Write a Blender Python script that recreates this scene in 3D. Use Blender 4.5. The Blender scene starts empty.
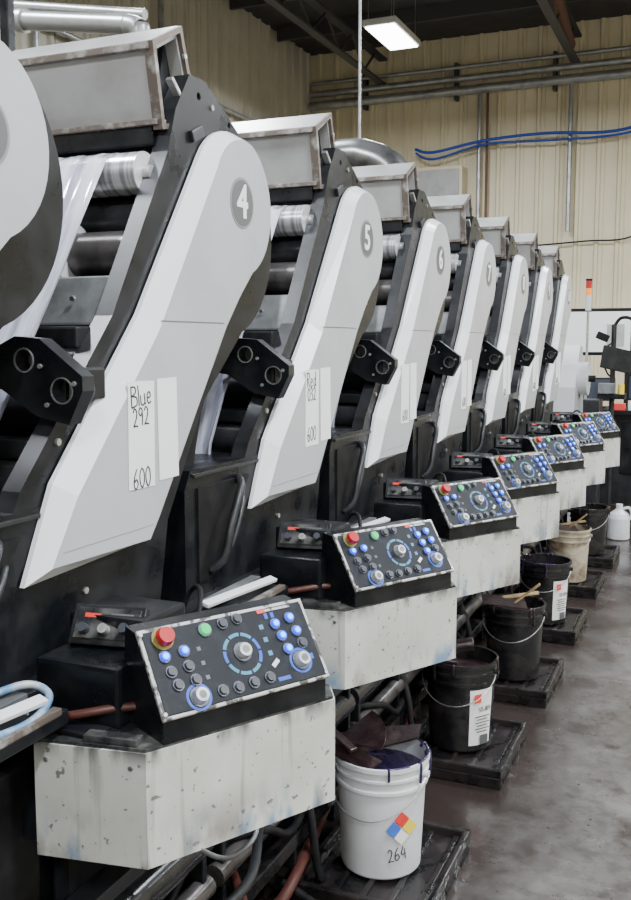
import bpy, bmesh, math, random
from mathutils import Vector, Matrix
from mathutils.geometry import tessellate_polygon
random.seed(7)
D = bpy.data
COL = bpy.context.scene.collection

# ---------------------------------------------------------------- materials
def mat(name, col, rough=0.5, metal=0.0, col2=None, scale=8.0, lo=0.45, hi=0.65, bump=0.0, bscale=40,
        emis=None, es=0.0, rvar=0.0, stretch=(1,1,1), spec=0.5, alpha=1.0, trans=0.0):
    m = D.materials.new(name); m.use_nodes = True
    nt = m.node_tree; n = nt.nodes; l = nt.links
    b = n['Principled BSDF']
    b.inputs['Base Color'].default_value = (*col, 1)
    b.inputs['Roughness'].default_value = rough
    b.inputs['Metallic'].default_value = metal
    b.inputs['Specular IOR Level'].default_value = spec
    b.inputs['Alpha'].default_value = alpha
    if emis:
        b.inputs['Emission Color'].default_value = (*emis, 1)
        b.inputs['Emission Strength'].default_value = es
    if col2 or bump or rvar:
        tc = n.new('ShaderNodeTexCoord'); mp = n.new('ShaderNodeMapping')
        mp.inputs['Scale'].default_value = stretch
        l.new(tc.outputs['Object'], mp.inputs['Vector'])
        nz = n.new('ShaderNodeTexNoise'); nz.inputs['Scale'].default_value = scale
        nz.inputs['Detail'].default_value = 6; nz.inputs['Roughness'].default_value = 0.6
        l.new(mp.outputs['Vector'], nz.inputs['Vector'])
        if col2:
            mr = n.new('ShaderNodeMapRange')
            mr.inputs['From Min'].default_value = lo; mr.inputs['From Max'].default_value = hi
            l.new(nz.outputs['Fac'], mr.inputs['Value'])
            mx = n.new('ShaderNodeMix'); mx.data_type = 'RGBA'
            mx.inputs[6].default_value = (*col, 1); mx.inputs[7].default_value = (*col2, 1)
            l.new(mr.outputs['Result'], mx.inputs[0]); l.new(mx.outputs[2], b.inputs['Base Color'])
        if rvar:
            mr2 = n.new('ShaderNodeMapRange')
            mr2.inputs['From Min'].default_value = 0.35; mr2.inputs['From Max'].default_value = 0.65
            mr2.inputs['To Min'].default_value = max(0.02, rough-rvar); mr2.inputs['To Max'].default_value = min(1, rough+rvar)
            l.new(nz.outputs['Fac'], mr2.inputs['Value']); l.new(mr2.outputs['Result'], b.inputs['Roughness'])
        if bump:
            nb = n.new('ShaderNodeTexNoise'); nb.inputs['Scale'].default_value = bscale; nb.inputs['Detail'].default_value = 4
            l.new(mp.outputs['Vector'], nb.inputs['Vector'])
            bp = n.new('ShaderNodeBump'); bp.inputs['Strength'].default_value = bump; bp.inputs['Distance'].default_value = 0.01
            l.new(nb.outputs['Fac'], bp.inputs['Height']); l.new(bp.outputs['Normal'], b.inputs['Normal'])
    return m

M_cover = mat('cover_grey_white', (.43,.445,.475), .26, col2=(.39,.405,.435), scale=3)
M_coverbev = mat('cover_edge', (.74,.755,.79), .25)  # paler copy of the cover grey: brighter light on the bevel painted in
M_seam = mat('seam', (.12,.12,.13), .6)
M_black = mat('black_machine', (.005,.006,.008), .36, col2=(.014,.015,.017), scale=9, rvar=.12, spec=.3)
M_blackm = mat('black_matte', (.006,.006,.007), .6, col2=(.014,.014,.014), scale=14, spec=.2)
M_dkgrey = mat('dark_grey_metal', (.026,.028,.033), .4, .3, col2=(.014,.014,.016), scale=12)
M_grey = mat('grey_metal', (.20,.21,.22), .42, .3, col2=(.12,.125,.13), scale=10)
M_hood = mat('hood_enamel', (.38,.385,.39), .38, col2=(.30,.30,.30), scale=5)
M_hoodrim = mat('hood_worn_rim', (.13,.105,.09), .5, .3, col2=(.38,.37,.36), scale=22, lo=.5, hi=.7)
M_chrome = mat('chrome', (.82,.83,.86), .22, .55, col2=(.38,.39,.42), scale=6, lo=.42, hi=.58, stretch=(14,.3,.3))
M_steel = mat('steel', (.5,.5,.5), .35, .7, col2=(.3,.3,.3), scale=15)
M_rubber = mat('roller_rubber', (.02,.021,.024), .22, .2, col2=(.05,.05,.055), scale=6)
M_brownroll = mat('roller_stained', (.13,.12,.12), .28, .5, col2=(.04,.035,.035), scale=10)
M_whiteroll = mat('drum_white', (.55,.56,.59), .3)
M_web = mat('plastic_film_web', (.74,.76,.85), .12, col2=(.34,.35,.47), scale=2.6, lo=.42, hi=.60, bump=.6, bscale=2.2, stretch=(9,.9,.9), alpha=.88, spec=.9)
M_grime = mat('inky_top', (.02,.022,.024), .35, col2=(.10,.10,.095), scale=16, rvar=.15)
M_panel = mat('panel_black', (.007,.009,.014), .45, col2=(.016,.020,.028), scale=30, lo=.5, hi=.7, spec=.25)
M_panelrim = mat('panel_rim', (.46,.46,.46), .4, .3, col2=(.06,.055,.05), scale=30, lo=.5, hi=.56)
M_blue = mat('button_blue_lit', (.0,.03,.7), .3, emis=(.0,.07,1.0), es=2.0)
M_blueW = mat('button_blue_core', (.05,.4,1), .3, emis=(.03,.36,1.0), es=4.5)
M_green = mat('button_green_lit', (.0,.35,.10), .3, emis=(.0,.6,.16), es=1.2)
M_bdark = mat('button_dark', (.05,.055,.07), .35)
M_bezel = mat('button_bezel', (.11,.12,.15), .35, .6)
M_red = mat('estop_red', (.45,.012,.012), .35)
M_yel = mat('estop_ring', (.25,.2,.05), .5)
M_knob = mat('knob_silver', (.58,.58,.57), .35, .4, col2=(.35,.35,.34), scale=40)
M_teal = mat('ring_teal', (.05,.22,.34), .4)
M_bluestain = mat('panel_blue_print', (.02,.09,.50), .4)
M_paper = mat('paper', (.80,.81,.82), .7)
M_ink = mat('marker_ink', (.02,.02,.03), .6)
M_badge = mat('badge_grey', (.10,.105,.11), .4)
M_badge2 = mat('badge_ring', (.22,.22,.23), .4)
M_bwhite = mat('bucket_white', (.66,.68,.72), .35, col2=(.54,.55,.58), scale=5)
M_bblack = mat('bucket_black', (.008,.008,.010), .26, col2=(.025,.023,.023), scale=10)
M_bcream = mat('bucket_cream', (.45,.40,.30), .45, col2=(.15,.10,.07), scale=8)
M_inkr = mat('ink_maroon', (.018,.009,.012), .3, col2=(.05,.028,.03), scale=14, bump=.3)
M_inkv = mat('ink_violet', (.02,.012,.05), .2, col2=(.05,.035,.09), scale=14)
M_lred = mat('label_red', (.75,.05,.04), .5)
M_lblue = mat('label_blue', (.05,.15,.65), .5)
M_lyel = mat('label_yellow', (.85,.65,.05), .5)
M_tray = mat('drip_tray_black', (.007,.007,.008), .3, col2=(.020,.014,.014), scale=9, rvar=.2)
M_wood = mat('wood_stick', (.40,.28,.15), .6, col2=(.2,.12,.06), scale=12)
M_hose = mat('hose_redbrown', (.07,.022,.017), .4)
M_hoseb = mat('hose_blue', (.08,.22,.42), .35, col2=(.5,.5,.5), scale=14)
M_cable = mat('cable_blue', (.01,.05,.35), .5)
M_galv = mat('galvanised', (.40,.41,.42), .35, .6, col2=(.27,.275,.28), scale=6)
M_duct = mat('duct_foil', (.25,.255,.26), .3, .8, col2=(.12,.12,.12), scale=6)
M_wire = mat('wire', (.5,.5,.5), .3, .9)
M_wallb = mat('wall_metal_beige', (.66,.59,.42), .5, col2=(.56,.50,.355), scale=.8)
M_walll = mat('wall_metal_pale', (.50,.475,.40), .45, col2=(.42,.40,.335), scale=.8)
M_ceil = mat('ceiling_deck', (.035,.034,.036), .8, col2=(.055,.052,.05), scale=2)
M_beam = mat('roof_steel', (.045,.044,.047), .6)
M_rust = mat('red_oxide', (.12,.055,.04), .6)
M_lamp = mat('lamp_diffuser', (1,1,1), .5, emis=(.97,.99,1), es=14)
M_lampb = mat('lamp_housing', (.5,.5,.5), .5)
M_orange = mat('signal_orange', (.8,.25,.04), .4, emis=(1,.3,.05), es=.6)
M_screen = mat('screen', (.02,.03,.05), .15, emis=(.12,.16,.22), es=.15)
M_cloth = mat('seat_black', (.015,.015,.017), .8)

def box_mat():     # enamel with ink drips, smears and spatter, different on every cabinet
    m = D.materials.new('console_box_enamel'); m.use_nodes=True
    nt=m.node_tree; n=nt.nodes; l=nt.links; b=n['Principled BSDF']; b.inputs['Roughness'].default_value=.4
    tc=n.new('ShaderNodeTexCoord'); oi=n.new('ShaderNodeObjectInfo')
    mul=n.new('ShaderNodeMath'); mul.operation='MULTIPLY'; mul.inputs[1].default_value=9; l.new(oi.outputs['Random'],mul.inputs[0])
    va=n.new('ShaderNodeVectorMath'); va.operation='ADD'; l.new(tc.outputs['Object'],va.inputs[0]); l.new(mul.outputs[0],va.inputs[1])
    def noise(sc, st, det=5):
        mp=n.new('ShaderNodeMapping'); mp.inputs['Scale'].default_value=st; l.new(va.outputs[0],mp.inputs['Vector'])
        z=n.new('ShaderNodeTexNoise'); z.inputs['Scale'].default_value=sc; z.inputs['Detail'].default_value=det; l.new(mp.outputs['Vector'],z.inputs['Vector']); return z
    def rng(src,a,bb,t0=0,t1=1):
        r=n.new('ShaderNodeMapRange'); r.inputs['From Min'].default_value=a; r.inputs['From Max'].default_value=bb
        r.inputs['To Min'].default_value=t0; r.inputs['To Max'].default_value=t1; l.new(src,r.inputs['Value']); return r.outputs['Result']
    def mix(f,a,c):
        x=n.new('ShaderNodeMix'); x.data_type='RGBA'; l.new(f,x.inputs[0])
        if isinstance(a,tuple): x.inputs[6].default_value=(*a,1)
        else: l.new(a,x.inputs[6])
        x.inputs[7].default_value=(*c,1); return x.outputs[2]
    def mulv(a,bb):
        x=n.new('ShaderNodeMath'); x.operation='MULTIPLY'; l.new(a,x.inputs[0]); l.new(bb,x.inputs[1]); return x.outputs[0]
    c=mix(rng(noise(5,(1,1,1)).outputs['Fac'],.42,.72),(.58,.59,.56),(.46,.46,.42))
    c=mix(rng(noise(34,(1,1,.05),3).outputs['Fac'],.60,.70,0,.55),c,(.17,.155,.14))
    c=mix(rng(noise(60,(1,1,1),2).outputs['Fac'],.66,.71,0,.75),c,(.06,.05,.05))
    sp=n.new('ShaderNodeSeparateXYZ'); l.new(tc.outputs['Object'],sp.inputs['Vector'])
    low=rng(sp.outputs['Z'],.87,.79)
    c=mix(mulv(low,rng(noise(18,(1,1,.35),4).outputs['Fac'],.50,.62,0,.8)),c,(.09,.20,.34))
    c=mix(mulv(rng(sp.outputs['Z'],.90,.78),rng(noise(11,(1,1,.5),5).outputs['Fac'],.50,.64,0,.85)),c,(.15,.12,.11))
    c=mix(mulv(rng(sp.outputs['Z'],.965,1.0),rng(noise(20,(1,1,.3),5).outputs['Fac'],.42,.60,0,.85)),c,(.05,.05,.05))
    l.new(c,b.inputs['Base Color']); return m
M_box = box_mat()

def floor_mat():
    m = D.materials.new('stained_concrete'); m.use_nodes = True
    nt = m.node_tree; n = nt.nodes; l = nt.links; b = n['Principled BSDF']
    tc = n.new('ShaderNodeTexCoord')
    def nz(sc,d=6):
        x=n.new('ShaderNodeTexNoise'); x.inputs['Scale'].default_value=sc; x.inputs['Detail'].default_value=d; x.inputs['Roughness'].default_value=.65
        l.new(tc.outputs['Object'],x.inputs['Vector']); return x
    n1=nz(1.3,8); n2=nz(16); n3=nz(3.4,5); n4=nz(38,2)
    r1 = n.new('ShaderNodeValToRGB'); e = r1.color_ramp.elements
    e[0].position=.32; e[0].color=(.088,.082,.079,1); e[1].position=.68; e[1].color=(.175,.168,.163,1)
    l.new(n1.outputs['Fac'], r1.inputs['Fac'])
    def mulc(a,src,p0,p1,c0):
        r=n.new('ShaderNodeValToRGB'); e=r.color_ramp.elements; e[0].position=p0; e[0].color=(*c0,1); e[1].position=p1; e[1].color=(1,1,1,1)
        l.new(src,r.inputs['Fac']); x=n.new('ShaderNodeMix'); x.data_type='RGBA'; x.blend_type='MULTIPLY'; x.inputs[0].default_value=1
        l.new(a,x.inputs[6]); l.new(r.outputs['Color'],x.inputs[7]); return x.outputs[2]
    c=mulc(r1.outputs['Color'],n2.outputs['Fac'],.36,.56,(.70,.67,.65))
    c=mulc(c,n3.outputs['Fac'],.36,.46,(.50,.44,.42))
    c=mulc(c,n4.outputs['Fac'],.27,.31,(.30,.26,.25))
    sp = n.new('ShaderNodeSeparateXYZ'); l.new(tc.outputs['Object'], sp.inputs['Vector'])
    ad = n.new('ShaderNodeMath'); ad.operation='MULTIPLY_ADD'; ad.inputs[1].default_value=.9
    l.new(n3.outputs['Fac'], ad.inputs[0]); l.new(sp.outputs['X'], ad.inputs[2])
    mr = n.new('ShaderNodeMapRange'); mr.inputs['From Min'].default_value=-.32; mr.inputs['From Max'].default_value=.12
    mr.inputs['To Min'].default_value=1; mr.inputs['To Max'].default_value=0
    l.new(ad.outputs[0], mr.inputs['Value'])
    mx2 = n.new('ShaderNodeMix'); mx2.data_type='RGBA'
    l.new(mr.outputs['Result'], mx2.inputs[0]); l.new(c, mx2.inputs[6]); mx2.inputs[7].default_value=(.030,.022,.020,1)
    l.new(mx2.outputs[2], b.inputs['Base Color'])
    r3 = n.new('ShaderNodeMapRange'); r3.inputs['From Min'].default_value=.35; r3.inputs['From Max'].default_value=.65
    r3.inputs['To Min'].default_value=.12; r3.inputs['To Max'].default_value=.36
    l.new(n1.outputs['Fac'], r3.inputs['Value']); l.new(r3.outputs['Result'], b.inputs['Roughness'])
    return m
M_floor = floor_mat()

# ---------------------------------------------------------------- mesh builder
class MB:
    def __init__(s): s.v=[]; s.f=[]; s.fm=[]; s.fs=[]; s.mats=[]
    def mi(s, m):
        if m not in s.mats: s.mats.append(m)
        return s.mats.index(m)
    def add(s, verts, faces, m, smooth=False, M=None):
        o = len(s.v); k = s.mi(m)
        for p in verts:
            p = Vector(p); s.v.append(M @ p if M else p)
        for f in faces:
            s.f.append([i+o for i in f]); s.fm.append(k); s.fs.append(smooth)
    def box(s, c, sz, m, bev=0.0, M=None, rot=None):
        bm = bmesh.new(); bmesh.ops.create_cube(bm, size=1)
        for v in bm.verts: v.co = Vector((v.co.x*sz[0], v.co.y*sz[1], v.co.z*sz[2]))
        if bev: bmesh.ops.bevel(bm, geom=bm.edges[:], offset=bev, segments=2, affect='EDGES', profile=.6)
        T = Matrix.Translation(c)
        if rot: T = T @ (Matrix.Rotation(rot[2],4,'Z') @ Matrix.Rotation(rot[1],4,'Y') @ Matrix.Rotation(rot[0],4,'X'))
        if M: T = M @ T
        bm.verts.index_update()
        s.add([v.co.copy() for v in bm.verts], [[v.index for v in f.verts] for f in bm.faces], m, False, T)
        bm.free()
    def cyl(s, a, b, r, m, r2=None, seg=20, caps=True, M=None, capm=None):
        a=Vector(a); b=Vector(b); r2 = r if r2 is None else r2
        z=(b-a).normalized(); x=z.orthogonal().normalized(); y=z.cross(x)
        A=[a+(x*math.cos(t)+y*math.sin(t))*r for t in [2*math.pi*i/seg for i in range(seg)]]
        B=[b+(x*math.cos(t)+y*math.sin(t))*r2 for t in [2*math.pi*i/seg for i in range(seg)]]
        s.add(A+B, [[i,(i+1)%seg,(i+1)%seg+seg,i+seg] for i in range(seg)], m, True, M)
        if caps:
            s.add(A, [list(range(seg))[::-1]], capm or m, False, M); s.add(B, [list(range(seg))], capm or m, False, M)
    def lathe(s, prof, c, m, seg=32, M=None):
        c=Vector(c)
        for k in range(len(prof)-1):
            vs=[]; 
            for r,z in (prof[k],prof[k+1]):
                for i in range(seg):
                    t=2*math.pi*i/seg; vs.append(c+Vector((r*math.cos(t), r*math.sin(t), z)))
            s.add(vs,[[i,(i+1)%seg,seg+(i+1)%seg,seg+i] for i in range(seg)], m, abs(prof[k][1]-prof[k+1][1])>.004, M)
    def ext(s, loops, w0, w1, m, M=None, sidem=None):
        flat=[p for L in loops for p in L]
        tris = tessellate_polygon([[Vector((p[0],p[1],0)) for p in L] for L in loops])
        s.add([(p[0],p[1],w0) for p in flat], [list(t) for t in tris], m, False, M)
        s.add([(p[0],p[1],w1) for p in flat], [list(t) for t in tris], m, False, M)
        for L in loops:
            n=len(L)
            s.add([(p[0],p[1],w0) for p in L]+[(p[0],p[1],w1) for p in L],
                  [[i,(i+1)%n,(i+1)%n+n,i+n] for i in range(n)], sidem or m, False, M)
    def loft(s, A, B, wa, wb, m, mb, M=None):
        n=len(A)
        s.add([(p[0],p[1],wa) for p in A]+[(p[0],p[1],wb) for p in B],
              [[i,(i+1)%n,(i+1)%n+n,i+n] for i in range(n)], mb, False, M)
        tris=tessellate_polygon([[Vector((p[0],p[1],0)) for p in B]])
        s.add([(p[0],p[1],wb) for p in B],[list(t) for t in tris], m, False, M)
    def tube(s, pts, r, m, seg=8, res=6, M=None):
        P=[Vector(p) for p in pts]; Q=[]
        for i in range(len(P)-1):
            p0=P[max(i-1,0)];p1=P[i];p2=P[i+1];p3=P[min(i+2,len(P)-1)]
            for k in range(res):
                t=k/res
                Q.append(.5*((2*p1)+(-p0+p2)*t+(2*p0-5*p1+4*p2-p3)*t*t+(-p0+3*p1-3*p2+p3)*t**3))
        Q.append(P[-1]); vs=[]; x=None
        for i,q in enumerate(Q):
            d=(Q[min(i+1,len(Q)-1)]-Q[max(i-1,0)]).normalized()
            if x is None: x=d.orthogonal().normalized()
            else: x=(x-d*x.dot(d)).normalized()
            y=d.cross(x)
            for j in range(seg):
                t=2*math.pi*j/seg; vs.append(q+(x*math.cos(t)+y*math.sin(t))*r)
        fs=[[k*seg+j,k*seg+(j+1)%seg,(k+1)*seg+(j+1)%seg,(k+1)*seg+j] for k in range(len(Q)-1) for j in range(seg)]
        fs.append(list(range(seg))[::-1]); fs.append([(len(Q)-1)*seg+j for j in range(seg)])
        s.add(vs,fs,m,True,M)
    def text(s, txt, size, m, M, align='CENTER', depth=.0006, sx=1.0, bold=0.0):
        cu=D.curves.new('t','FONT'); cu.body=txt; cu.size=size; cu.align_x=align; cu.align_y='CENTER'; cu.extrude=depth; cu.offset=bold
        cu.resolution_u=3
        ob=D.objects.new('t',cu); COL.objects.link(ob)
        bpy.context.view_layer.update()
        me=D.meshes.new_from_object(ob.evaluated_get(bpy.context.evaluated_depsgraph_get()))
        S=Matrix.Diagonal((sx,1,1,1))
        s.add([v.co.copy() for v in me.vertices],[list(p.vertices) for p in me.polygons],m,False,M@S)
        D.objects.remove(ob); D.curves.remove(cu); D.meshes.remove(me)
    def hand(s, txt, h, m, M, w=.0014, flat=.4):
        G={'B':[[(0,0),(.05,1)],[(.05,1),(.45,.95),(.5,.7),(.1,.55)],[(.1,.55),(.55,.45),(.55,.1),(0,0)]],
           'R':[[(.05,0),(.05,1)],[(.0,.97),(.45,.95),(.5,.65),(.08,.5)],[(.15,.5),(.35,.25),(.6,0)]],
           'l':[[(.1,1),(.12,.5),(.1,0)]],'u':[[(.05,.5),(.05,.1),(.25,0),(.45,.12)],[(.45,.55),(.47,.2),(.5,0)]],
           'e':[[(.05,.28),(.4,.32),(.35,.55),(.12,.5),(.05,.2),(.2,0),(.45,.08)]],
           'd':[[(.45,.45),(.15,.5),(.05,.15),(.25,0),(.45,.2)],[(.5,1),(.46,.5),(.47,0)]],
           '2':[[(.05,.8),(.25,1),(.48,.8),(.35,.4),(.03,.02)],[(.03,.02),(.3,.05),(.55,0)]],
           '9':[[(.48,.75),(.25,.55),(.05,.75),(.25,1),(.48,.85)],[(.48,.85),(.46,.4),(.38,0)]],
           '0':[[(.28,1),(.05,.7),(.08,.2),(.3,0),(.52,.3),(.5,.8),(.28,1)]],
           '3':[[(.05,.9),(.3,1),(.45,.75),(.2,.55)],[(.2,.55),(.5,.4),(.4,.05),(.03,.08)]],
           '4':[[(.3,1),(.03,.4),(.5,.4)],[(.42,.8),(.4,.4),(.4,0)]],
           '6':[[(.42,1),(.12,.6),(.05,.2),(.25,0),(.48,.2),(.35,.48),(.1,.35)]]}
        adv={'l':.28}; W=sum(adv.get(c,.68) for c in txt)*h*.8; x=-W/2
        for c in txt:
            for st in G[c]:
                s.tube([(x+p[0]*h*.8,(p[1]-.5)*h,0) for p in st],w,m,seg=5,res=3,M=M@Matrix.Diagonal((1,1,flat,1)))
            x+=adv.get(c,.68)*h*.8
    def mesh(s, name, recalc=True):
        me=D.meshes.new(name); me.from_pydata(s.v,[],s.f)
        for mt in s.mats: me.materials.append(mt)
        me.polygons.foreach_set('material_index', s.fm); me.polygons.foreach_set('use_smooth', s.fs)
        if recalc:
            bm=bmesh.new(); bm.from_mesh(me); bmesh.ops.recalc_face_normals(bm, faces=bm.faces[:]); bm.to_mesh(me); bm.free()
        me.update(); return me
    def obj(s, name, parent=None, loc=(0,0,0)):
        o=D.objects.new(name, s.mesh(name)); COL.objects.link(o); o.location=loc
        if parent: o.parent=parent
        return o

def empty(name, loc=(0,0,0)):
    e=D.objects.new(name,None); COL.objects.link(e); e.location=loc; e.empty_display_size=.1; return e
def link(name, me, parent=None, loc=(0,0,0)):
    o=D.objects.new(name,me); COL.objects.link(o); o.location=loc
    if parent: o.parent=parent
    return o
def frame(o,x,y,z):
    return Matrix(((x[0],y[0],z[0],o[0]),(x[1],y[1],z[1],o[1]),(x[2],y[2],z[2],o[2]),(0,0,0,1)))
YZ = frame((0,0,0),(0,1,0),(0,0,1),(1,0,0))
XZ = frame((0,0,0),(1,0,0),(0,0,1),(0,-1,0))
def circ(cx,cy,r,a0=0,a1=360,n=24,close=True):
    k = n if close else n-1
    return [(cx+r*math.cos(math.radians(a0+(a1-a0)*i/k)), cy+r*math.sin(math.radians(a0+(a1-a0)*i/k))) for i in range(n)]

# ================================================================ PRINT UNIT
arc = circ(2.375,2.12,.20,146,-68,26,False)
left = [(1.484,1.258),(1.581,1.456),(1.911,1.815)]
right = [(2.37,1.865),(2.294,1.785),(2.111,1.545),(1.945,1.325),(1.90,1.272)]
outl = left+arc+right
ins = [.03,.052,.055]+[.046-.034*min(1,i/9) for i in range(26)]+[.010]*5
def inset(poly, d):
    n=len(poly); out=[]
    area=sum(poly[i][0]*poly[(i+1)%n][1]-poly[(i+1)%n][0]*poly[i][1] for i in range(n))
    sg = 1 if area>0 else -1
    for i in range(n):
        p=Vector(poly[i]); a=(p-Vector(poly[i-1])).normalized(); b=(Vector(poly[(i+1)%n])-p).normalized()
        na=Vector((-a.y,a.x))*sg; nb=Vector((-b.y,b.x))*sg
        k=(na+nb); k=k/max(.3,(1+na.dot(nb)))
        q=p+k*d[i]; out.append((q.x,q.y))
    return out
mb=MB(); mb.ext([outl],-1.284,-1.272,M_cover,YZ,M_coverbev)
mb.loft(outl, inset(outl,ins), -1.272,-1.240, M_cover, M_coverbev, YZ)  # bevel brightness comes from its paler colour, not only its angle
mb.box((-1.2398,2.115,1.80),(.0012,.310,.0030),M_seam)
mb.box((-1.2399,1.74,1.315),(.0008,.34,.0018),M_badge2)
cover_me=mb.mesh('side_cover')

def frame_plate(x0,x1):
    mb=MB()
    P=[(1.28,1.06),(1.50,1.45),(1.83,1.81),(2.08,2.22),(2.12,2.33),(2.19,2.43),(2.27,2.43),(2.50,2.31)]
    P+=circ(2.38,2.05,.285,62,-72,20,False)
    P+=[(2.25,1.60),(2.05,1.3),(2.0,1.06)]
    holes=[circ(2.235,2.385,.010,n=12),circ(2.40,2.345,.008,n=12)]
    mb.ext([P]+[h[::-1] for h in holes],x0,x1,M_black,YZ,M_dkgrey)
    for (y,z) in [(2.30,2.37),(1.62,1.54),(1.7,1.2)]:
        mb.cyl((x1,y,z),(x1+.006,y,z),.008,M_steel,seg=8)
    return mb
f_me=frame_plate(-1.335,-1.288).mesh('frame_plate_aisle_side')
f2_me=frame_plate(-1.98,-1.93).mesh('frame_plate_rear_side')

mb=MB()
H=[(2.045,2.462),(2.168,2.530),(2.245,2.315),(2.085,2.285)]
Hi=inset(H,[.012]*4)
mb.ext([H,Hi[::-1]],-1.80,-1.31,M_hood,YZ)
mb.ext([Hi],-1.50,-1.40,M_blackm,YZ)
Ho=[(2.035,2.472),(2.172,2.545),(2.258,2.305),(2.075,2.272)]; Hoi=inset(Ho,[.014]*4)
mb.ext([Ho,Hoi[::-1]],-1.325,-1.298,M_hoodrim,YZ)
mb.ext([[(2.11,2.30),(2.24,2.33),(2.175,2.50),(2.16,2.50)]],-1.36,-1.345,M_dkgrey,YZ)
mb.box((-1.565,2.105,2.505),(.52,.155,.010),M_hood,.003,rot=(math.radians(28),0,0))
mb.box((-1.565,2.037,2.462),(.51,.014,.018),M_hoodrim,.002)
mb.box((-1.565,2.072,2.290),(.51,.014,.014),M_hoodrim,.002)
mb.ext([[(2.045,2.462),(2.168,2.530),(2.245,2.315),(2.085,2.285)]],-1.815,-1.80,M_grey,YZ)
for z in (2.35,2.42,2.47): mb.cyl((-1.297,2.215-.32*(z-2.35),z),(-1.290,2.215-.32*(z-2.35),z),.007,M_steel,seg=8)
mb.box((-1.30,2.15,2.37),(.02,.10,.012),M_steel,.002,rot=(math.radians(-40),0,0))
mb.box((-1.32,2.21,2.285),(.09,.06,.03),M_dkgrey,.004,rot=(math.radians(25),0,0))
hood_me=mb.mesh('hood')

mb=MB()
xL,xR=-1.93,-1.335
def roll(y,z,r,m,xa=xL,xb=xR):
    mb.cyl((xa,y,z),(xb,y,z),r,m,seg=28)
    mb.cyl((xb-.005,y,z),(xb+.02,y,z),r*.35,M_steel,seg=12)
roll(2.05,2.165,.052,M_chrome)
roll(2.095,2.062,.045,M_rubber)
roll(2.00,1.965,.056,M_brownroll,-1.50)
roll(1.98,1.965,.078,M_whiteroll,-1.93,-1.50)
roll(2.22,2.0,.11,M_whiteroll)
roll(1.86,1.69,.048,M_rubber)
roll(1.72,1.60,.05,M_dkgrey)
roll(1.66,1.44,.06,M_rubber)
rollers_me=mb.mesh('rollers')
mb=MB()
mb.box((-1.63,2.125,2.262),(.60,.10,.055),M_black,.006)
mb.box((-1.63,1.895,1.838),(.60,.05,.13),M_grey,.006,rot=(math.radians(-25),0,0))
for x in (-1.42,-1.5,-1.62): mb.cyl((x,1.864,1.853),(x,1.856,1.851),.007,M_steel,seg=8)
mb.box((-1.63,1.99,1.885),(.60,.10,.03),M_black,.004)
mb.box((-1.63,1.78,1.76),(.60,.06,.05),M_black,.006)
mb.box((-1.63,1.66,1.52),(.60,.09,.04),M_dkgrey,.006)
mb.box((-1.63,2.19,2.15),(.60,.03,.16),M_blackm,.004)
mb.ext([[(1.95,1.1),(1.85,1.5),(2.1,1.78),(2.2,2.2),(2.36,2.26),(2.5,2.0),(2.2,1.1)]],-1.93,-1.36,M_blackm,YZ)
cross_me=mb.mesh('crossbars')

mb=MB()
path=[(2.09,2.212),(2.05,2.220),(2.005,2.20),(1.93,2.08),(1.83,1.92),(1.72,1.76),(1.60,1.58),(1.52,1.44),(1.50,1.30)]
n=len(path); NX=40; vs=[]
for i in range(NX+1):
    x=-1.90+(.49)*i/NX
    for k,p in enumerate(path):
        a=.006*math.sin(i*1.1+k*.25)*min(1,k/4)+.003*math.sin(i*2.3+k*.5)*min(1,k/4)
        xr = x - (.02*k/8 if i==NX else 0)
        vs.append((xr,p[0]-a*.8,p[1]+a*.6))
mb.add(vs,[[c*n+i,c*n+i+1,(c+1)*n+i+1,(c+1)*n+i] for c in range(NX) for i in range(n-1)],M_web,True)
web_me=mb.mesh('film_web',False)

mb=MB()
B=[(-1.47,1.73),(-1.404,1.745),(-1.365,1.762),(-1.302,1.757),(-1.196,1.680),(-1.196,1.650),(-1.232,1.580),(-1.313,1.595),(-1.404,1.65),(-1.47,1.66)]
mb.ext([B, circ(-1.342,1.712,.023,n=20)[::-1], circ(-1.247,1.650,.025,n=20)[::-1]],-1.63,-1.59,M_black,XZ,M_dkgrey)
for cx,cz,r in ((-1.342,1.712,.023),(-1.247,1.650,.025)):
    mb.ext([circ(cx,cz,r+.003,n=20),circ(cx,cz,r,n=20)[::-1]],-1.59,-1.587,M_grey,XZ)
    mb.cyl((cx,1.63,cz),(cx,1.66,cz),r+.006,M_grey,seg=16)
for cx,cz in ((-1.30,1.70),(-1.285,1.62),(-1.215,1.665)): mb.cyl((cx,1.585,cz),(cx,1.592,cz),.005,M_steel,seg=8)
mb.box((-1.31,1.69,1.66),(.10,.14,.07),M_black,.006)
brk_me=mb.mesh('pivot_bracket')

mb=MB()
mb.ext([[(1.13,1.06),(1.13,1.36),(1.16,1.41),(1.575,1.41),(1.585,1.385),(1.27,1.06)]],-1.75,-1.286,M_black,YZ)
mb.ext([[(1.19,1.10),(1.19,1.36),(1.49,1.36),(1.25,1.10)]],-1.286,-1.279,M_blackm,YZ)
mb.tube([(-1.28,1.25,1.12),(-1.245,1.27,1.16),(-1.238,1.30,1.25),(-1.245,1.37,1.34),(-1.28,1.42,1.36)],.012,M_dkgrey)
mb.tube([(-1.28,1.31,1.13),(-1.255,1.33,1.18),(-1.255,1.39,1.27),(-1.28,1.44,1.31)],.008,M_dkgrey)
mb.box((-1.284,1.36,1.395),(.012,.38,.01),M_dkgrey,.002)
house_me=mb.mesh('ink_chamber_housing')

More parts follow.
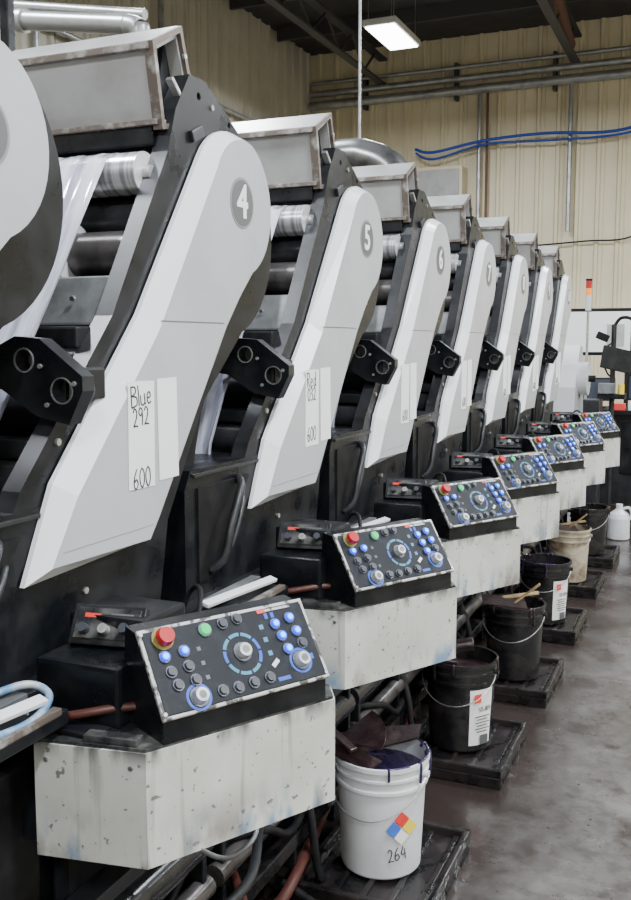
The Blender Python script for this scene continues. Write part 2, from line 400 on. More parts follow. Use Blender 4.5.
mb=MB()
mb.box((-1.60,1.5,.62),(.62,.96,.86),M_black,.01)
mb.box((-1.27,1.5,1.03),(.08,.98,.06),M_black,.006)
mb.box((-1.255,1.5,.30),(.05,.90,.20),M_blackm,.008)
mb.box((-1.255,1.30,.72),(.06,.30,.42),M_blackm,.01)
mb.box((-1.26,1.72,.68),(.05,.34,.34),M_dkgrey,.012)
mb.cyl((-1.235,1.72,.68),(-1.20,1.72,.68),.10,M_black,seg=28)
mb.cyl((-1.20,1.72,.68),(-1.185,1.72,.68),.035,M_dkgrey,seg=16)
for y in (1.12,1.9):
    mb.box((-1.30,y,.10),(.12,.10,.20),M_black,.01); mb.box((-1.85,y,.10),(.12,.10,.20),M_black,.01)
# base rails, idle rollers and drip pipes stowed under the deck
mb.cyl((-1.17,1.02,.50),(-1.17,1.98,.50),.045,M_rubber,seg=18); mb.cyl((-1.15,1.02,.38),(-1.15,1.98,.38),.03,M_brownroll,seg=14)
mb.box((-1.16,1.5,.60),(.06,.98,.035),M_dkgrey,.004); mb.box((-1.18,1.5,.24),(.10,.98,.05),M_tray,.006)
for y in (1.05,1.5,1.95): mb.box((-1.17,y,.38),(.07,.02,.46),M_black,.004)
mb.tube([(-1.2,1.05,.2),(-1.12,1.3,.13),(-1.14,1.6,.16),(-1.2,2.0,.2)],.018,M_hose)
mb.tube([(-1.2,1.05,.45),(-1.12,1.25,.40),(-1.13,1.5,.30),(-1.2,2.0,.45)],.012,M_blackm)
mb.tube([(-1.2,1.5,.55),(-1.12,1.55,.35),(-1.10,1.6,.08),(-1.1,1.75,.03)],.014,M_dkgrey)
body_me=mb.mesh('lower_body')

mb=MB()
mb.box((-1.175,1.23,1.080),(.026,.32,.010),M_coverbev,.002,rot=(0,math.radians(15),math.radians(-8)))
mb.box((-1.215,1.25,1.070),(.03,.30,.02),M_grey,.002)
mb.box((-1.13,1.27,1.055),(.02,.26,.016),M_hoodrim,.002)
mb.box((-1.20,1.24,1.04),(.16,.36,.03),M_black,.004)
tool_me=mb.mesh('blade_bars')

def cov(y,z,rot=0,x=-1.2378):
    return frame((x,y,z),(0,1,0),(0,0,1),(1,0,0))@Matrix.Rotation(math.radians(rot),4,'Z')
notes={0:[('Blue',.048,1.868,1.628,6),('292',.042,1.864,1.578,4),('600',.046,1.864,1.435,2)],
       1:[('Red',.048,1.862,1.628,4),('032',.042,1.862,1.580,3),('600',.046,1.862,1.45,2)]}
for n in range(-1,7):
    e=empty('flexographic_print_unit',(0,n,0))
    link('side_cover',cover_me,e); link('frame_plate',f_me,e); link('rear_frame_plate',f2_me,e)
    link('hood',hood_me,e); link('rollers',rollers_me,e); link('crossbars',cross_me,e); link('film_web',web_me,e)
    link('pivot_bracket',brk_me,e); link('ink_chamber_housing',house_me,e); link('lower_body',body_me,e); link('blade_bars',tool_me,e)
    mb=MB()
    mb.cyl((-1.2405,2.381,2.13),(-1.2385,2.381,2.13),.069,M_badge2,seg=36)
    mb.cyl((-1.2390,2.381,2.13),(-1.2378,2.381,2.13),.062,M_badge,seg=36)
    mb.text(str(n+4),.125,M_paper,cov(2.381,2.13,x=-1.2374),bold=.003)
    mb.obj('number_badge',e)
    if n>=0:
        mb=MB()
        r=random.uniform(-.01,.01) if n>1 else 0
        mb.box((-1.2388,1.865+r,1.535+r),(.001,.108,.25),M_paper,rot=(math.radians(-1),0,0))
        mb.box((-1.2388,1.98+r,1.541+r),(.001,.088,.245),M_paper,rot=(math.radians(1),0,0))
        for t,s,y,z,ro in notes.get(n,[('600',.045,1.862,1.44,2)]):
            mb.hand(t,s,M_ink,cov(y,z,ro),w=.0022)
        mb.obj('paper_notes',e)

# ================================================================ CONTROL CONSOLE
sdir=Vector((.4885,.8726,0)); ndir=Vector((.8726,-.4885,0)); cor=Vector((-.941,1.408,0))
CS=frame(cor,ndir,(0,0,1),sdir)
I4=Matrix.Identity(4)
mb=MB()
bx=[(-1.165,1.37),(-.941,1.408),(-.724,1.796),(-.76,1.86),(-1.165,1.86)]
mb.ext([bx],.776,1.0,M_box,I4)
mb.ext([inset(bx,[.004]*5)],1.0,1.006,M_grime,I4)
mb.box((-1.21,1.62,.90),(.09,.44,.24),M_black,.006)
for (x,y) in ((-1.14,1.3735),(-.97,1.402)): mb.cyl((x,y-.003,.97),(x,y+.003,.97),.005,M_grey,seg=8)
mb.box((-1.02,1.42,1.013),(.11,.030,.014),M_grime,.003,rot=(0,0,.15)); mb.box((-1.10,1.43,1.012),(.10,.05,.010),M_black,.003)
cbox_me=mb.mesh('cabinet')
L=.172; PW=.39
sl=(ndir*(-.105)+Vector((0,0,.145))).normalized()
nout=sdir.cross(sl).normalized()
mb=MB()
mb.ext([[(-.002,1.006),(-.002,1.056),(-.100,1.193),(-.15,1.198),(-.17,1.006)]],.038,.420,M_black,CS)
o0=cor+sdir*.034+Vector((0,0,1.054))
PM=frame(o0,sdir,sl,nout)
mb.box((PW/2,L/2,.004),(PW,L+.008,.010),M_panelrim,.003,M=PM)
mb.box((PW/2,L/2,.0065),(PW-.014,L-.006,.008),M_panel,.002,M=PM)
for (a,b) in ((.006,.008),(PW-.006,.008),(.006,L-.006),(PW-.006,L-.006)): mb.cyl((a,b,.009),(a,b,.011),.004,M_steel,seg=8,M=PM)
cons_me=mb.mesh('sloped_housing')
mb=MB()
def P(u,v,h=.0105): return (u*PW,(1-v)*L,h)
def btn(u,v,m,r=.0098,core=None,h=.010):
    x,y,_=P(u,v)
    mb.cyl((x,y,.0100),(x,y,.014),r*1.22,M_bezel,seg=18,M=PM)
    mb.cyl((x,y,.014),(x,y,.014+h*.6),r,m,r2=r*.88,seg=18,M=PM)
    if core: mb.cyl((x,y,.014+h*.6),(x,y,.0145+h*.6),r*.6,core,seg=12,M=PM)
for (u,v) in [(.21,.32),(.10,.34),(.775,.24),(.875,.20),(.79,.40),(.89,.38),(.80,.57)]: btn(u,v,M_blue,core=M_blueW)
for (u,v) in [(.11,.52),(.21,.50),(.125,.68),(.225,.67),(.35,.86),(.44,.87),(.535,.86),(.635,.85),(.56,.08),(.47,.10),(.90,.54)]: btn(u,v,M_bdark)
btn(.36,.13,M_green,.012,core=M_green)
x,y,_=P(.12,.13); mb.cyl((x,y,.010),(x,y,.013),.023,M_yel,seg=24,M=PM); mb.cyl((x,y,.013),(x,y,.024),.013,M_knob,seg=18,M=PM); mb.cyl((x,y,.024),(x,y,.036),.019,M_red,r2=.016,seg=24,M=PM)
for (u,v,r) in [(.53,.48,.016),(.215,.86,.016),(.855,.74,.016)]:
    x,y,_=P(u,v)
    mb.cyl((x,y,.010),(x,y,.013),r*1.25,M_bezel,seg=24,M=PM)
    mb.cyl((x,y,.013),(x,y,.028),r,M_knob,r2=r*.85,seg=24,M=PM)
    mb.cyl((x,y,.028),(x,y,.0285),r*.5,M_grey,seg=16,M=PM)
for (u,v) in ((.215,.86),(.855,.74)):
    x,y,_=P(u,v); mb.ext([circ(x,y,.027,n=24),circ(x,y,.0215,n=24)[::-1]],.0103,.0110,M_bluestain,PM)
x,y,_=P(.53,.50)
for k in range(9):
    a0=k*40+3; A=circ(0,0,.044,a0,a0+34,7,False)+circ(0,0,.037,a0+34,a0,7,False)
    mb.ext([[(p[0]+x,p[1]+y) for p in A]],.0103,.0112,M_teal if k%4 else M_bluestain,PM)
mb.box(P(.82,.05,.0108),(.07,.005,.0012),M_panelrim,M=PM); mb.box(P(.72,.05,.011),(.02,.008,.0012),M_lred,M=PM)
for v in (.24,.40,.57): mb.box(P(.69,v,.0108),(.010,.010,.001),M_teal,M=PM)
for v in (.33,.50,.67): mb.box(P(.295,v,.0108),(.008,.008,.001),M_bezel,M=PM)
for u in (.74,.78,.93): mb.box(P(u,.12 if u<.9 else .72,.0108),(.008,.012,.001),M_bluestain,M=PM)
mb.box(P(.72,.90,.0108),(.03,.008,.001),M_bluestain,M=PM)
mb.box(P(.70,.70,.0108),(.020,.009,.001),M_coverbev,M=PM,rot=(0,0,.6))
btns_me=mb.mesh('buttons_and_knobs')
mb=MB()
mb.box((-1.14,1.60,1.065),(.20,.26,.12),M_black,.010)
mb.box((-1.145,1.66,1.13),(.19,.16,.12),M_black,.010)
SM=frame((-1.145,1.59,1.165),(.985,.17,0),(-.09,.52,.85),(.145,-.837,.52))
mb.box((0,0,0),(.16,.085,.02),M_dkgrey,.003,M=SM); mb.box((0,.002,.011),(.14,.065,.004),M_grime,.001,M=SM)
mb.box((-.035,.018,.0135),(.035,.009,.001),M_lred,M=SM); mb.box((.03,.018,.0135),(.05,.012,.001),M_grey,M=SM)
for (x,y,m) in [(-.045,-.012,M_bdark),(0,-.012,M_knob),(.045,-.008,M_bdark)]: mb.cyl((x,y,.012),(x,y,.034),.010,m,seg=14,M=SM)
mb.tube([(-1.20,1.42,1.02),(-1.12,1.44,1.035),(-1.05,1.48,1.045),(-.99,1.54,1.04)],.009,M_hose)
mb.tube([(-1.02,1.74,1.16),(-1.05,1.80,1.20),(-1.1,1.84,1.18),(-1.15,1.82,1.05)],.006,M_blackm)
sw_me=mb.mesh('switch_box')
for n in range(-1,7):
    e=empty('press_control_console',(0,n,0))
    link('cabinet',cbox_me,e); link('sloped_housing',cons_me,e); link('buttons_and_knobs',btns_me,e); link('switch_box',sw_me,e)

# ================================================================ BUCKETS + TRAYS
def bucket(mbody, ink, loc, mess=8):
    e=empty('ink_bucket',loc)
    mb=MB()
    prof=[(.0,.0),(.125,.0),(.129,.006),(.143,.285),(.151,.287),(.151,.297),(.144,.299),(.146,.325),(.153,.327),(.153,.335),(.147,.337),(.148,.358),(.156,.360),(.156,.374),(.146,.374),(.143,.30),(.125,.02),(.0,.02)]
    mb.lathe(prof,(0,0,0),mbody,48); mb.obj('body',e)
    mb=MB(); mb.lathe([(.0,.31),(.1,.312),(.144,.315)],(0,0,0),ink,28)
    for k in range(mess):
        a=random.uniform(0,6.28); z=random.uniform(.02,.08)
        mb.tube([(.140*math.cos(a),.140*math.sin(a),.365),(.150*math.cos(a),.150*math.sin(a),.377),(.157*math.cos(a),.157*math.sin(a),.368),(.157*math.cos(a),.157*math.sin(a),.368-z*.5),(.1555*math.cos(a),.1555*math.sin(a),.366-z)],.0035+.003*random.random(),ink,seg=6,res=3)
        b=random.uniform(.25,.6)   # smear along the rim
        mb.tube([(.150*math.cos(a+t),.150*math.sin(a+t),.3745) for t in [b*j/5 for j in range(6)]],.004,ink,seg=6,res=2)
    mb.obj('ink',e)
    mb=MB()
    pts=[(.157*math.cos(t),-.02-.15*math.sin(t) ,.33-.12*math.sin(t)) for t in [math.pi*i/10 for i in range(11)]]
    mb.tube(pts,.0022,M_wire,seg=6,res=3); mb.cyl((.15,-.02,.33),(.165,-.02,.33),.012,mbody,seg=12); mb.cyl((-.15,-.02,.33),(-.165,-.02,.33),.012,mbody,seg=12)
    mb.obj('bail_handle',e)
    return e
def curved_label(mb,a0,a1,z0,z1,m,off=.0012,seg=8):
    def R(z): return .129+(z-.006)/.279*.014+off
    vs=[]
    for i in range(seg+1):
        a=math.radians(a0+(a1-a0)*i/seg)
        for z in (z0,z1): vs.append((R(z)*math.cos(a),R(z)*math.sin(a),z))
    mb.add(vs,[[2*i,2*i+2,2*i+3,2*i+1] for i in range(seg)],m)
def lab_frame(a,z,off=.003):
    a=math.radians(a); r=.129+(z-.006)/.279*.014+off
    return frame((r*math.cos(a),r*math.sin(a),z),(-math.sin(a),math.cos(a),0),(0,0,1),(math.cos(a),math.sin(a),0))
def tray(mb,x0,x1,y0,y1,h=.075):
    cx,cy=(x0+x1)/2,(y0+y1)/2; w,d=x1-x0,y1-y0
    mb.box((cx,cy,.025),(w,d,.05),M_tray,.008)
    for (a,b,c,dd) in ((cx,y0+.012,w,.024),(cx,y1-.012,w,.024)): mb.box((a,b,h-.012),(c,dd,.035),M_tray,.006)
    for (a,b,c,dd) in ((x0+.012,cy,.024,d),(x1-.012,cy,.024,d)): mb.box((a,b,h-.012),(c,dd,.035),M_tray,.006)
    for k in range(5): mb.box((x0+w*(k+.5)/5,cy,.054),(.02,d-.05,.012),M_tray,.004)
    for k in range(3): mb.box((x1+.001,y0+d*(k+.5)/3,.025),(.004,d*.2,.02),M_blackm,.001)
tmb=MB(); tray(tmb,-1.17,-.73,2.53,3.07); tray_me=tmb.mesh('drip_tray')
kinds=[(M_bwhite,M_inkv),(M_bblack,M_inkr),(M_bblack,M_inkr),(M_bblack,M_inkv),(M_bcream,M_inkr),(M_bblack,M_inkr)]
for n in range(0,6):
    jx=[0,-.0,.04,.02,.0,.02][n]; jy=[0,.02,-.06,-.03,.05,0][n]
    link('drip_tray',tray_me,None,(jx*.5,n+jy,0))
    e=bucket(*kinds[n],(-.965+jx,n+2.80+jy,.061),mess=12 if n==0 else 6)
    mb=MB()
    if n==0:
        A=-44; q=1.35
        for (dx,dz,m) in ((0,.021,M_lred),(-.021,0,M_lblue),(.021,0,M_lyel),(0,-.021,M_paper)):
            F=lab_frame(A,.175,.004)
            mb.ext([[((dx-.0195)*q,dz*q),(dx*q,(dz+.0195)*q),((dx+.0195)*q,dz*q),(dx*q,(dz-.0195)*q)]],-.0006,.0006,m,F)
        mb.hand('264',.042,M_ink,lab_frame(A-4,.088,.0016)@Matrix.Rotation(.12,4,'Z'),w=.0018)
    if n in (1,3):
        curved_label(mb,-60,-12,.03,.27,M_paper)
        F=lab_frame(-36,.235,.0035)
        mb.ext([[(-.045,-.018),(-.01,-.018),(-.01,.018),(-.045,.018)]],0,.0006,M_lred,F)
        mb.text('SS-89',.030,M_ink,lab_frame(-32,.185,.0045),depth=.0003)
        for k in range(6): mb.box((0,-k*.013,0),(.075-.02*(k%2),.0035,.0006),M_ink,M=lab_frame(-36,.155,.0035))
        mb.box((.01,-.10,0),(.04,.04,.0006),M_badge,M=lab_frame(-36,.155,.0035))
    if mb.v: mb.obj('label',e)
mb=MB()
S=[(0,0)]+circ(0,0,.20,20,88,12,False)
o=Vector((-.03,.09,0))
mb.ext([S],-.003,.003,M_inkr,frame(Vector((-1.07,2.64,.470))+o,(.80,-.5,.0),(.35,.72,.30),(-.15,-.25,1)))
mb.ext([[(-.16,-.03),(.10,-.05),(.12,.03),(-.15,.05)]],-.004,.004,M_inkr,frame(Vector((-1.02,2.62,.448))+o,(.92,-.1,-.18),(.1,.9,.1),(.1,0,1)))
mb.ext([[(-.12,-.04),(.09,-.03),(.13,.04),(-.02,.08),(-.13,.03)]],-.003,.003,M_inkr,frame(Vector((-.93,2.78,.445))+o,(.75,.6,.10),(-.6,.75,.15),(.0,-.15,1)))
mb.box(Vector((-1.10,2.66,.50))+o,(.26,.03,.012),M_inkr,.003,rot=(0,.25,-.5))
mb.tube([Vector(p)+o for p in [(-1.12,2.62,.49),(-1.16,2.6,.42),(-1.13,2.56,.30),(-1.12,2.55,.12)]],.009,M_tray)
mb.obj('ink_scraper')
for (x,y) in ((-.92,4.74),(-.96,6.85)):
    mb=MB()
    mb.box((x-.02,y+.03,.455),(.26,.035,.008),M_wood,.002,rot=(.1,-.15,.35))
    mb.box((x+.06,y-.02,.49),(.16,.03,.008),M_wood,.002,rot=(0,-.7,.2))
    mb.box((x-.05,y-.05,.445),(.22,.16,.006),M_inkr,.002,rot=(.05,.1,.3))
    mb.obj('stir_stick')
mb=MB()
mb.tube([(-1.03,3.80,.45),(-.98,3.83,.47),(-.92,3.85,.48)],.03,M_inkr); mb.box((-1.06,3.78,.44),(.16,.14,.02),M_inkr,.006,rot=(.1,.2,.4))
mb.obj('ink_scoop')

mb=MB()
mb.tube([(-1.30,1.10,1.08),(-1.16,1.20,1.07),(-1.135,1.30,1.06),(-1.145,1.38,1.065),(-1.17,1.42,1.08),(-1.21,1.40,1.095),(-1.25,1.30,1.09),(-1.33,1.24,1.08)],.008,M_hoseb)
mb.tube([(-1.32,1.06,1.06),(-1.18,1.18,1.045),(-1.15,1.28,1.04),(-1.16,1.35,1.045),(-1.20,1.38,1.06)],.006,M_steel)
mb.obj('air_hose')
mb=MB()
mb.tube([(-1.05,1.85,.78),(-.99,1.92,.66),(-.96,1.88,.60),(-1.0,1.80,.58),(-1.08,1.76,.64),(-1.15,1.8,.7)],.006,M_grey)
mb.tube([(-1.2,1.3,.5),(-1.0,1.45,.40),(-.95,1.7,.35),(-1.05,2.0,.3),(-1.2,2.2,.3)],.014,M_hose)
mb.tube([(-1.2,1.2,.62),(-1.05,1.5,.5),(-1.0,1.9,.45),(-1.15,2.3,.4),(-1.2,2.6,.3)],.013,M_dkgrey)
mb.tube([(-1.2,1.9,.12),(-1.0,2.1,.05),(-.9,2.3,.04),(-1.0,2.45,.05),(-1.2,2.5,.1)],.013,M_blackm)
mb.obj('ink_hose')

# ================================================================ ROOM
BY=15.0; LX=-6.5; CZ=6.45; RX=7.0; FY=-6.0
def corrugated(name, a, b, z0, z1, inward, m, pitch=.30, rib=.035):
    a=Vector(a); b=Vector(b); d=(b-a); Lw=d.length; d.normalize(); inward=Vector(inward); pts=[]
    t=0
    while t<Lw:
        for (o,h) in ((0,0),(.40,0),(.46,rib),(.60,rib),(.66,0),(.80,0),(.815,rib*.3),(.835,rib*.3),(.85,0)):
            if t+o*pitch<Lw: pts.append(a+d*(t+o*pitch)+inward*h)
        t+=pitch
    pts.append(b)
    mb=MB(); n=len(pts)
    mb.add([(p.x,p.y,z0) for p in pts]+[(p.x,p.y,z1) for p in pts],[[i,i+1,i+1+n,i+n] for i in range(n-1)],m)
    me=mb.mesh(name,False); o=D.objects.new(name,me); COL.objects.link(o); return o
corrugated('wall_back',(LX,BY,0),(RX,BY,0),0,CZ,(0,-1,0),M_wallb)
corrugated('wall_left',(LX,FY,0),(LX,BY,0),0,CZ,(1,0,0),M_walll)
corrugated('wall_right',(RX,FY,0),(RX,BY,0),0,CZ,(-1,0,0),M_wallb,.6)
corrugated('wall_front',(LX,FY,0),(RX,FY,0),0,CZ,(0,1,0),M_wallb,.6)
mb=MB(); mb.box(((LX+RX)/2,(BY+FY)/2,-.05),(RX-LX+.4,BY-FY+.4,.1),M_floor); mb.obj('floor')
mb=MB(); mb.box(((LX+RX)/2,(BY+FY)/2,CZ+.05),(RX-LX+.4,BY-FY+.4,.1),M_ceil); mb.obj('ceiling')
mb=MB()
for y in [1.5*k-3 for k in range(12)]:
    mb.box(((LX+RX)/2,y,CZ-.10),(RX-LX-.2,.06,.20),M_beam)
for x in (-5.2,-2.2,.8,3.8):
    mb.box((x,(BY+FY)/2,CZ-.24),(.14,BY-FY-.2,.03),M_beam); mb.box((x,(BY+FY)/2,CZ-.62),(.12,BY-FY-.2,.03),M_beam)
    for k in range(20):
        y=FY+.5+k*1.0
        mb.cyl((x,y,CZ-.24),(x,y+.5,CZ-.62),.02,M_beam,seg=6); mb.cyl((x,y+.5,CZ-.62),(x,y+1,CZ-.24),.02,M_beam,seg=6)
mb.obj('roof_truss')
mb=MB(); mb.cyl((-2.2,12.2,6.35),(-2.2,14.2,5.9),.09,M_rust); mb.obj('sprinkler_main')

mb=MB()
for z,r in ((5.78,.05),(5.60,.07),(5.95,.03)): mb.cyl((LX+.05,BY-.16,z),(RX-.1,BY-.16,z),r,M_galv,seg=12)
for k in range(9): mb.box((LX+1+k*1.5,BY-.10,5.75),(.05,.14,.55),M_beam)
for x in (-3.62,-2.25): mb.cyl((x,BY-.13,3.4),(x,BY-.13,5.6),.035,M_galv,seg=10)
mb.cyl((-3.50,BY-.13,3.0),(-3.50,BY-.13,5.6),.02,M_rust,seg=8)
mb.obj('conduit_run')
mb=MB()
pts=[(-4.6,BY-.28,4.75),(-4.3,BY-.30,4.68),(-3.5,BY-.28,4.80),(-2.6,BY-.28,4.83),(-1.6,BY-.28,4.78),(-.7,BY-.28,4.95),(.6,BY-.28,5.0)]
mb.tube(pts,.022,M_cable); mb.tube([(p[0],p[1]+.03,p[2]-.05-.05*(i%2)) for i,p in enumerate(pts)],.016,M_cable)
mb.obj('blue_cable')
mb=MB(); mb.tube([(-3.0,BY-.1,3.2),(-2.0,BY-.1,3.25),(-1.3,BY-.1,3.3),(-.6,BY-.1,3.8)],.012,M_blackm); mb.obj('power_cord')
mb=MB(); mb.box((-4.2,BY-.2,3.9),(.75,.3,1.1),M_wallb,.01); mb.box((-4.2,BY-.36,3.9),(.66,.02,1.0),M_hood,.005); mb.cyl((-3.98,BY-.38,3.9),(-3.98,BY-.36,3.9),.03,M_steel); mb.obj('electrical_cabinet')
mb=MB()
for y in (7.9,10.2): mb.cyl((LX+.12,y,0),(LX+.12,y,CZ),.04,M_galv,seg=10)
mb.cyl((LX+.12,7.0,4.9),(LX+.12,BY-.1,4.9),.03,M_galv,seg=8)
mb.obj('wall_conduit')
mb=MB(); mb.cyl((-2.35,6.25,2.9),(-2.35,6.25,CZ),.010,M_galv,seg=8); mb.obj('air_drop_pipe')
mb=MB()
mb.tube([(-6.3,6.0,2.9),(-4.0,6.0,2.93),(-2.5,6.0,2.97),(-2.2,6.0,2.95),(-2.0,6.0,2.82),(-1.95,6.0,2.55),(-1.95,6.0,2.2)],.105,M_duct,seg=24,res=8)
for x in (-4.5,-3.5,-2.45): mb.cyl((x,6,2.955),(x+.04,6,2.955),.115,M_steel,seg=24)
mb.obj('exhaust_duct')
mb=MB()
mb.cyl((-6.3,3.0,3.55),(-2.02,3.0,2.88),.035,M_galv,seg=16)
mb.cyl((-6.3,3.0,3.70),(-2.02,3.12,2.95),.02,M_galv,seg=12)
mb.tube([(-2.02,3.0,2.88),(-1.97,3.0,2.86),(-1.96,3.0,2.80),(-1.96,3.0,2.3)],.035,M_galv,seg=16)
for x in (-2.5,-3.4): mb.cyl((x,3,2.955+(-x-2.5)*.157),(x+.03,3,2.95+(-x-2.5)*.157),.045,M_steel,seg=16)
mb.obj('air_pipe')
mb=MB()
mb.box((-1.96,2.3,2.70),(.03,.03,.75),M_black,.003); mb.box((-1.86,2.3,3.05),(.25,.03,.03),M_black,.003)
mb.cyl((-2.4,2.3,2.62),(-1.85,2.3,2.78),.016,M_steel)
mb.obj('idler_stand')

def lamp(x,y,z,e=170):
    em=empty('high_bay_light',(x,y,z))
    mb=MB(); mb.box((0,0,.05),(.40,.95,.07),M_lampb,.01); mb.box((0,0,.008),(.34,.88,.02),M_lamp,.003)
    for (dx,dy) in ((-.15,-.4),(.15,-.4),(-.15,.4),(.15,.4)): mb.cyl((dx,dy,.08),(dx,dy,CZ-z-.02),.004,M_wire,seg=5)
    mb.obj('fixture',em)
    ld=D.lights.new('tube_light','AREA'); ld.shape='RECTANGLE'; ld.size=.34; ld.size_y=.88; ld.energy=e; ld.color=(.92,.965,1)
    lo=D.objects.new('tube_light',ld); COL.objects.link(lo); lo.parent=em; lo.location=(0,0,-.02)
for x in (-3.70,.9,4.6):
    for y in (-3.0,1.6,6.1,10.9):
        lamp(x,y,5.25,285)

# ================================================================ FAR END
mb=MB()
mb.cyl((-1.22,9.5,1.2),(-1.22,9.5,2.05),.012,M_steel,seg=8)
mb.box((-1.22,9.5,.6),(.3,.3,1.2),M_dkgrey,.01)
mb.cyl((-1.22,9.5,2.05),(-1.22,9.5,2.12),.028,M_whiteroll,seg=14); mb.cyl((-1.22,9.5,2.12),(-1.22,9.5,2.19),.028,M_whiteroll,seg=14)
mb.cyl((-1.22,9.5,2.19),(-1.22,9.5,2.26),.028,M_orange,seg=14); mb.cyl((-1.22,9.5,2.26),(-1.22,9.5,2.33),.028,M_red,seg=14); mb.cyl((-1.22,9.5,2.33),(-1.22,9.5,2.35),.03,M_blackm,seg=14)
mb.obj('signal_tower_light')
mb=MB()
mb.ext([[(8.62,.1),(8.62,1.35),(8.75,1.55),(8.9,1.72),(9.05,1.70),(9.12,1.5),(9.2,1.1),(9.2,.1)]],-1.95,-1.20,M_cover,YZ,M_coverbev)
mb.cyl((-1.20,8.9,1.42),(-1.12,8.9,1.42),.15,M_whiteroll,seg=32); mb.cyl((-1.12,8.9,1.42),(-1.06,8.9,1.42),.03,M_blackm,seg=16)
mb.box((-1.16,8.9,.95),(.08,.4,.30),M_black,.01)
mb.obj('rewind_unit')
mb=MB()
mb.box((-1.42,11.9,1.87),(.86,.04,.56),M_blackm,.006); mb.box((-1.42,11.875,1.87),(.78,.012,.48),M_paper)
mb.box((-1.20,11.865,1.83),(.20,.006,.26),M_hood)
for x in (-1.78,-1.06): mb.box((x,11.92,.80),(.05,.05,1.6),M_blackm,.004); mb.box((x,11.92,.03),(.06,.5,.05),M_blackm,.004)
mb.obj('whiteboard')
mb=MB()
mb.box((-1.0,10.6,1.02),(1.1,.7,.05),M_blackm,.008); mb.box((-1.0,10.65,.52),(1.0,.55,.96),M_dkgrey,.01)
mb.box((-1.25,10.36,.65),(.42,.02,.55),M_black,.006); mb.box((-.75,10.36,.65),(.42,.02,.55),M_black,.006)
mb.cyl((-1.25,10.34,.85),(-1.1,10.34,.85),.008,M_steel,seg=8); mb.cyl((-.8,10.34,.85),(-.65,10.34,.85),.008,M_steel,seg=8)
mb.obj('workstation_cabinet')
def monitor(x,y,z,rz,s=1):
    mb=MB(); T=Matrix.Translation((x,y,z))@Matrix.Rotation(rz,4,'Z')@Matrix.Scale(s,4)
    mb.box((0,0,.22),(.46,.03,.28),M_blackm,.006,M=T); mb.box((0,-.017,.22),(.42,.004,.24),M_screen,M=T)
    mb.box((0,.02,.06),(.04,.03,.12),M_blackm,M=T); mb.box((0,.02,.006),(.2,.16,.012),M_blackm,.003,M=T); mb.obj('computer_monitor')
monitor(-1.25,10.6,1.045,.5,.9); monitor(-.72,10.7,1.045,-.3)
# pole with monitor on an articulated arm and inspection camera
mb=MB(); px,py=-1.0,9.75
mb.cyl((px,py,.03),(px,py,1.92),.025,M_dkgrey); mb.box((px,py,.02),(.36,.30,.04),M_black,.006)
mb.box((px,py,1.22),(.26,.20,.05),M_black,.006)
mb.cyl((px,py,1.55),(px+.10,py-.08,1.60),.018,M_blackm); mb.cyl((px+.10,py-.08,1.60),(px+.08,py-.14,1.60),.025,M_steel)
mb.box((px+.06,py-.16,1.58),(.32,.03,.22),M_blackm,.006,rot=(-.2,.22,.45)); mb.box((px+.052,py-.177,1.578),(.28,.004,.18),M_screen,0,rot=(-.2,.22,.45))
mb.tube([(px,py,1.90),(px+.06,py,1.98),(px+.16,py-.04,1.97),(px+.22,py-.06,1.86)],.016,M_blackm); mb.cyl((px+.22,py-.06,1.87),(px+.24,py-.08,1.79),.035,M_blackm,r2=.05)
mb.box((px-.10,py-.05,1.80),(.12,.08,.07),M_blackm,.01,rot=(0,.4,.2)); mb.tube([(px,py,1.75),(px-.06,py-.03,1.70),(px-.10,py-.04,1.60),(px-.05,py-.03,1.45),(px,py,1.40)],.008,M_blackm)
mb.box((px-.04,py-.09,1.30),(.16,.08,.10),M_grey,.006); mb.cyl((px+.09,py-.05,1.245),(px+.09,py-.05,1.34),.03,M_lyel,seg=12)
mb.obj('inspection_camera_stand')
mb=MB()
for (x,y,z,sx,sy,sz,m) in ((-1.47,10.4,1.10,.12,.14,.10,M_paper),(-.98,10.32,1.08,.12,.08,.07,M_lred),(-.82,10.34,1.09,.14,.08,.09,M_coverbev),(-.52,10.35,1.12,.08,.10,.15,M_hood)):
    mb.box((x,y,z),(sx,sy,sz),m,.006)
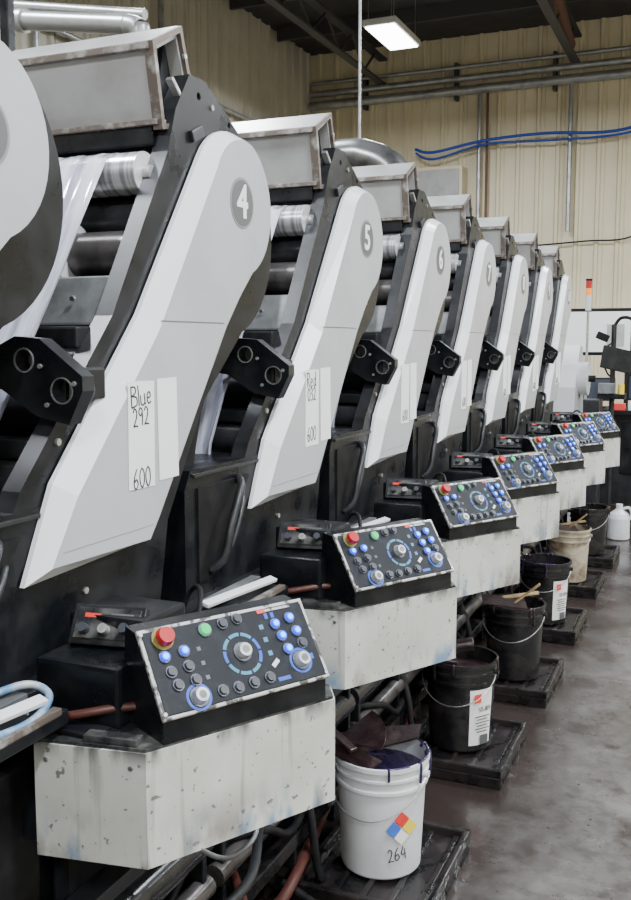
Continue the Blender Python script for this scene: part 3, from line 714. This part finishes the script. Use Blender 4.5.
mb.cyl((-.68,10.32,1.045),(-.68,10.32,1.20),.03,M_lyel,seg=14)
mb.obj('desk_supplies')
mb=MB(); cx,cy=-.30,9.7
mb.box((cx,cy,.62),(.44,.44,.08),M_cloth,.03); mb.box((cx+.03,cy+.22,1.0),(.42,.07,.50),M_cloth,.03,rot=(-.15,0,0)); mb.cyl((cx,cy,.15),(cx,cy,.60),.03,M_steel)
mb.box((cx+.03,cy+.22,.75),(.06,.03,.3),M_blackm,.004)
for k in range(5):
    a=k*1.2566; mb.cyl((cx,cy,.15),(cx+.28*math.cos(a),cy+.28*math.sin(a),.08),.018,M_blackm,seg=8)
    mb.cyl((cx+.28*math.cos(a)-.015,cy+.28*math.sin(a),.03),(cx+.28*math.cos(a)+.015,cy+.28*math.sin(a),.03),.03,M_blackm,seg=12)
mb.obj('office_chair')
mb=MB(); mb.lathe([(0,0),(.085,.0),(.095,.01),(.095,.19),(.08,.23),(.03,.27),(.028,.29),(0,.29)],(0,0,0),M_bwhite,20)
mb.tube([(.02,.0,.27),(.08,0,.285),(.105,0,.24),(.09,0,.18)],.012,M_bwhite); mb.cyl((0,0,.29),(0,0,.315),.03,M_coverbev,seg=14)
mb.obj('plastic_jug',None,(-.80,8.75,0))

# ================================================================ CAMERA / WORLD
th=math.radians(23.18); pt=math.radians(6.49)
Fv=Vector((-math.sin(th)*math.cos(pt), math.cos(th)*math.cos(pt), -math.sin(pt)))
Rv=Vector((math.cos(th),math.sin(th),0)); Uv=Rv.cross(Fv)
cam=D.cameras.new('camera'); co=D.objects.new('camera',cam); COL.objects.link(co)
co.matrix_world=frame((0,0,1.75),Rv,Uv,-Fv)
cam.sensor_fit='VERTICAL'; cam.sensor_height=36; cam.lens=36*950/900; cam.clip_start=.05
bpy.context.scene.camera=co
w=D.worlds.new('world'); bpy.context.scene.world=w; w.use_nodes=True
w.node_tree.nodes['Background'].inputs['Color'].default_value=(.8,.85,.9,1); w.node_tree.nodes['Background'].inputs['Strength'].default_value=.3
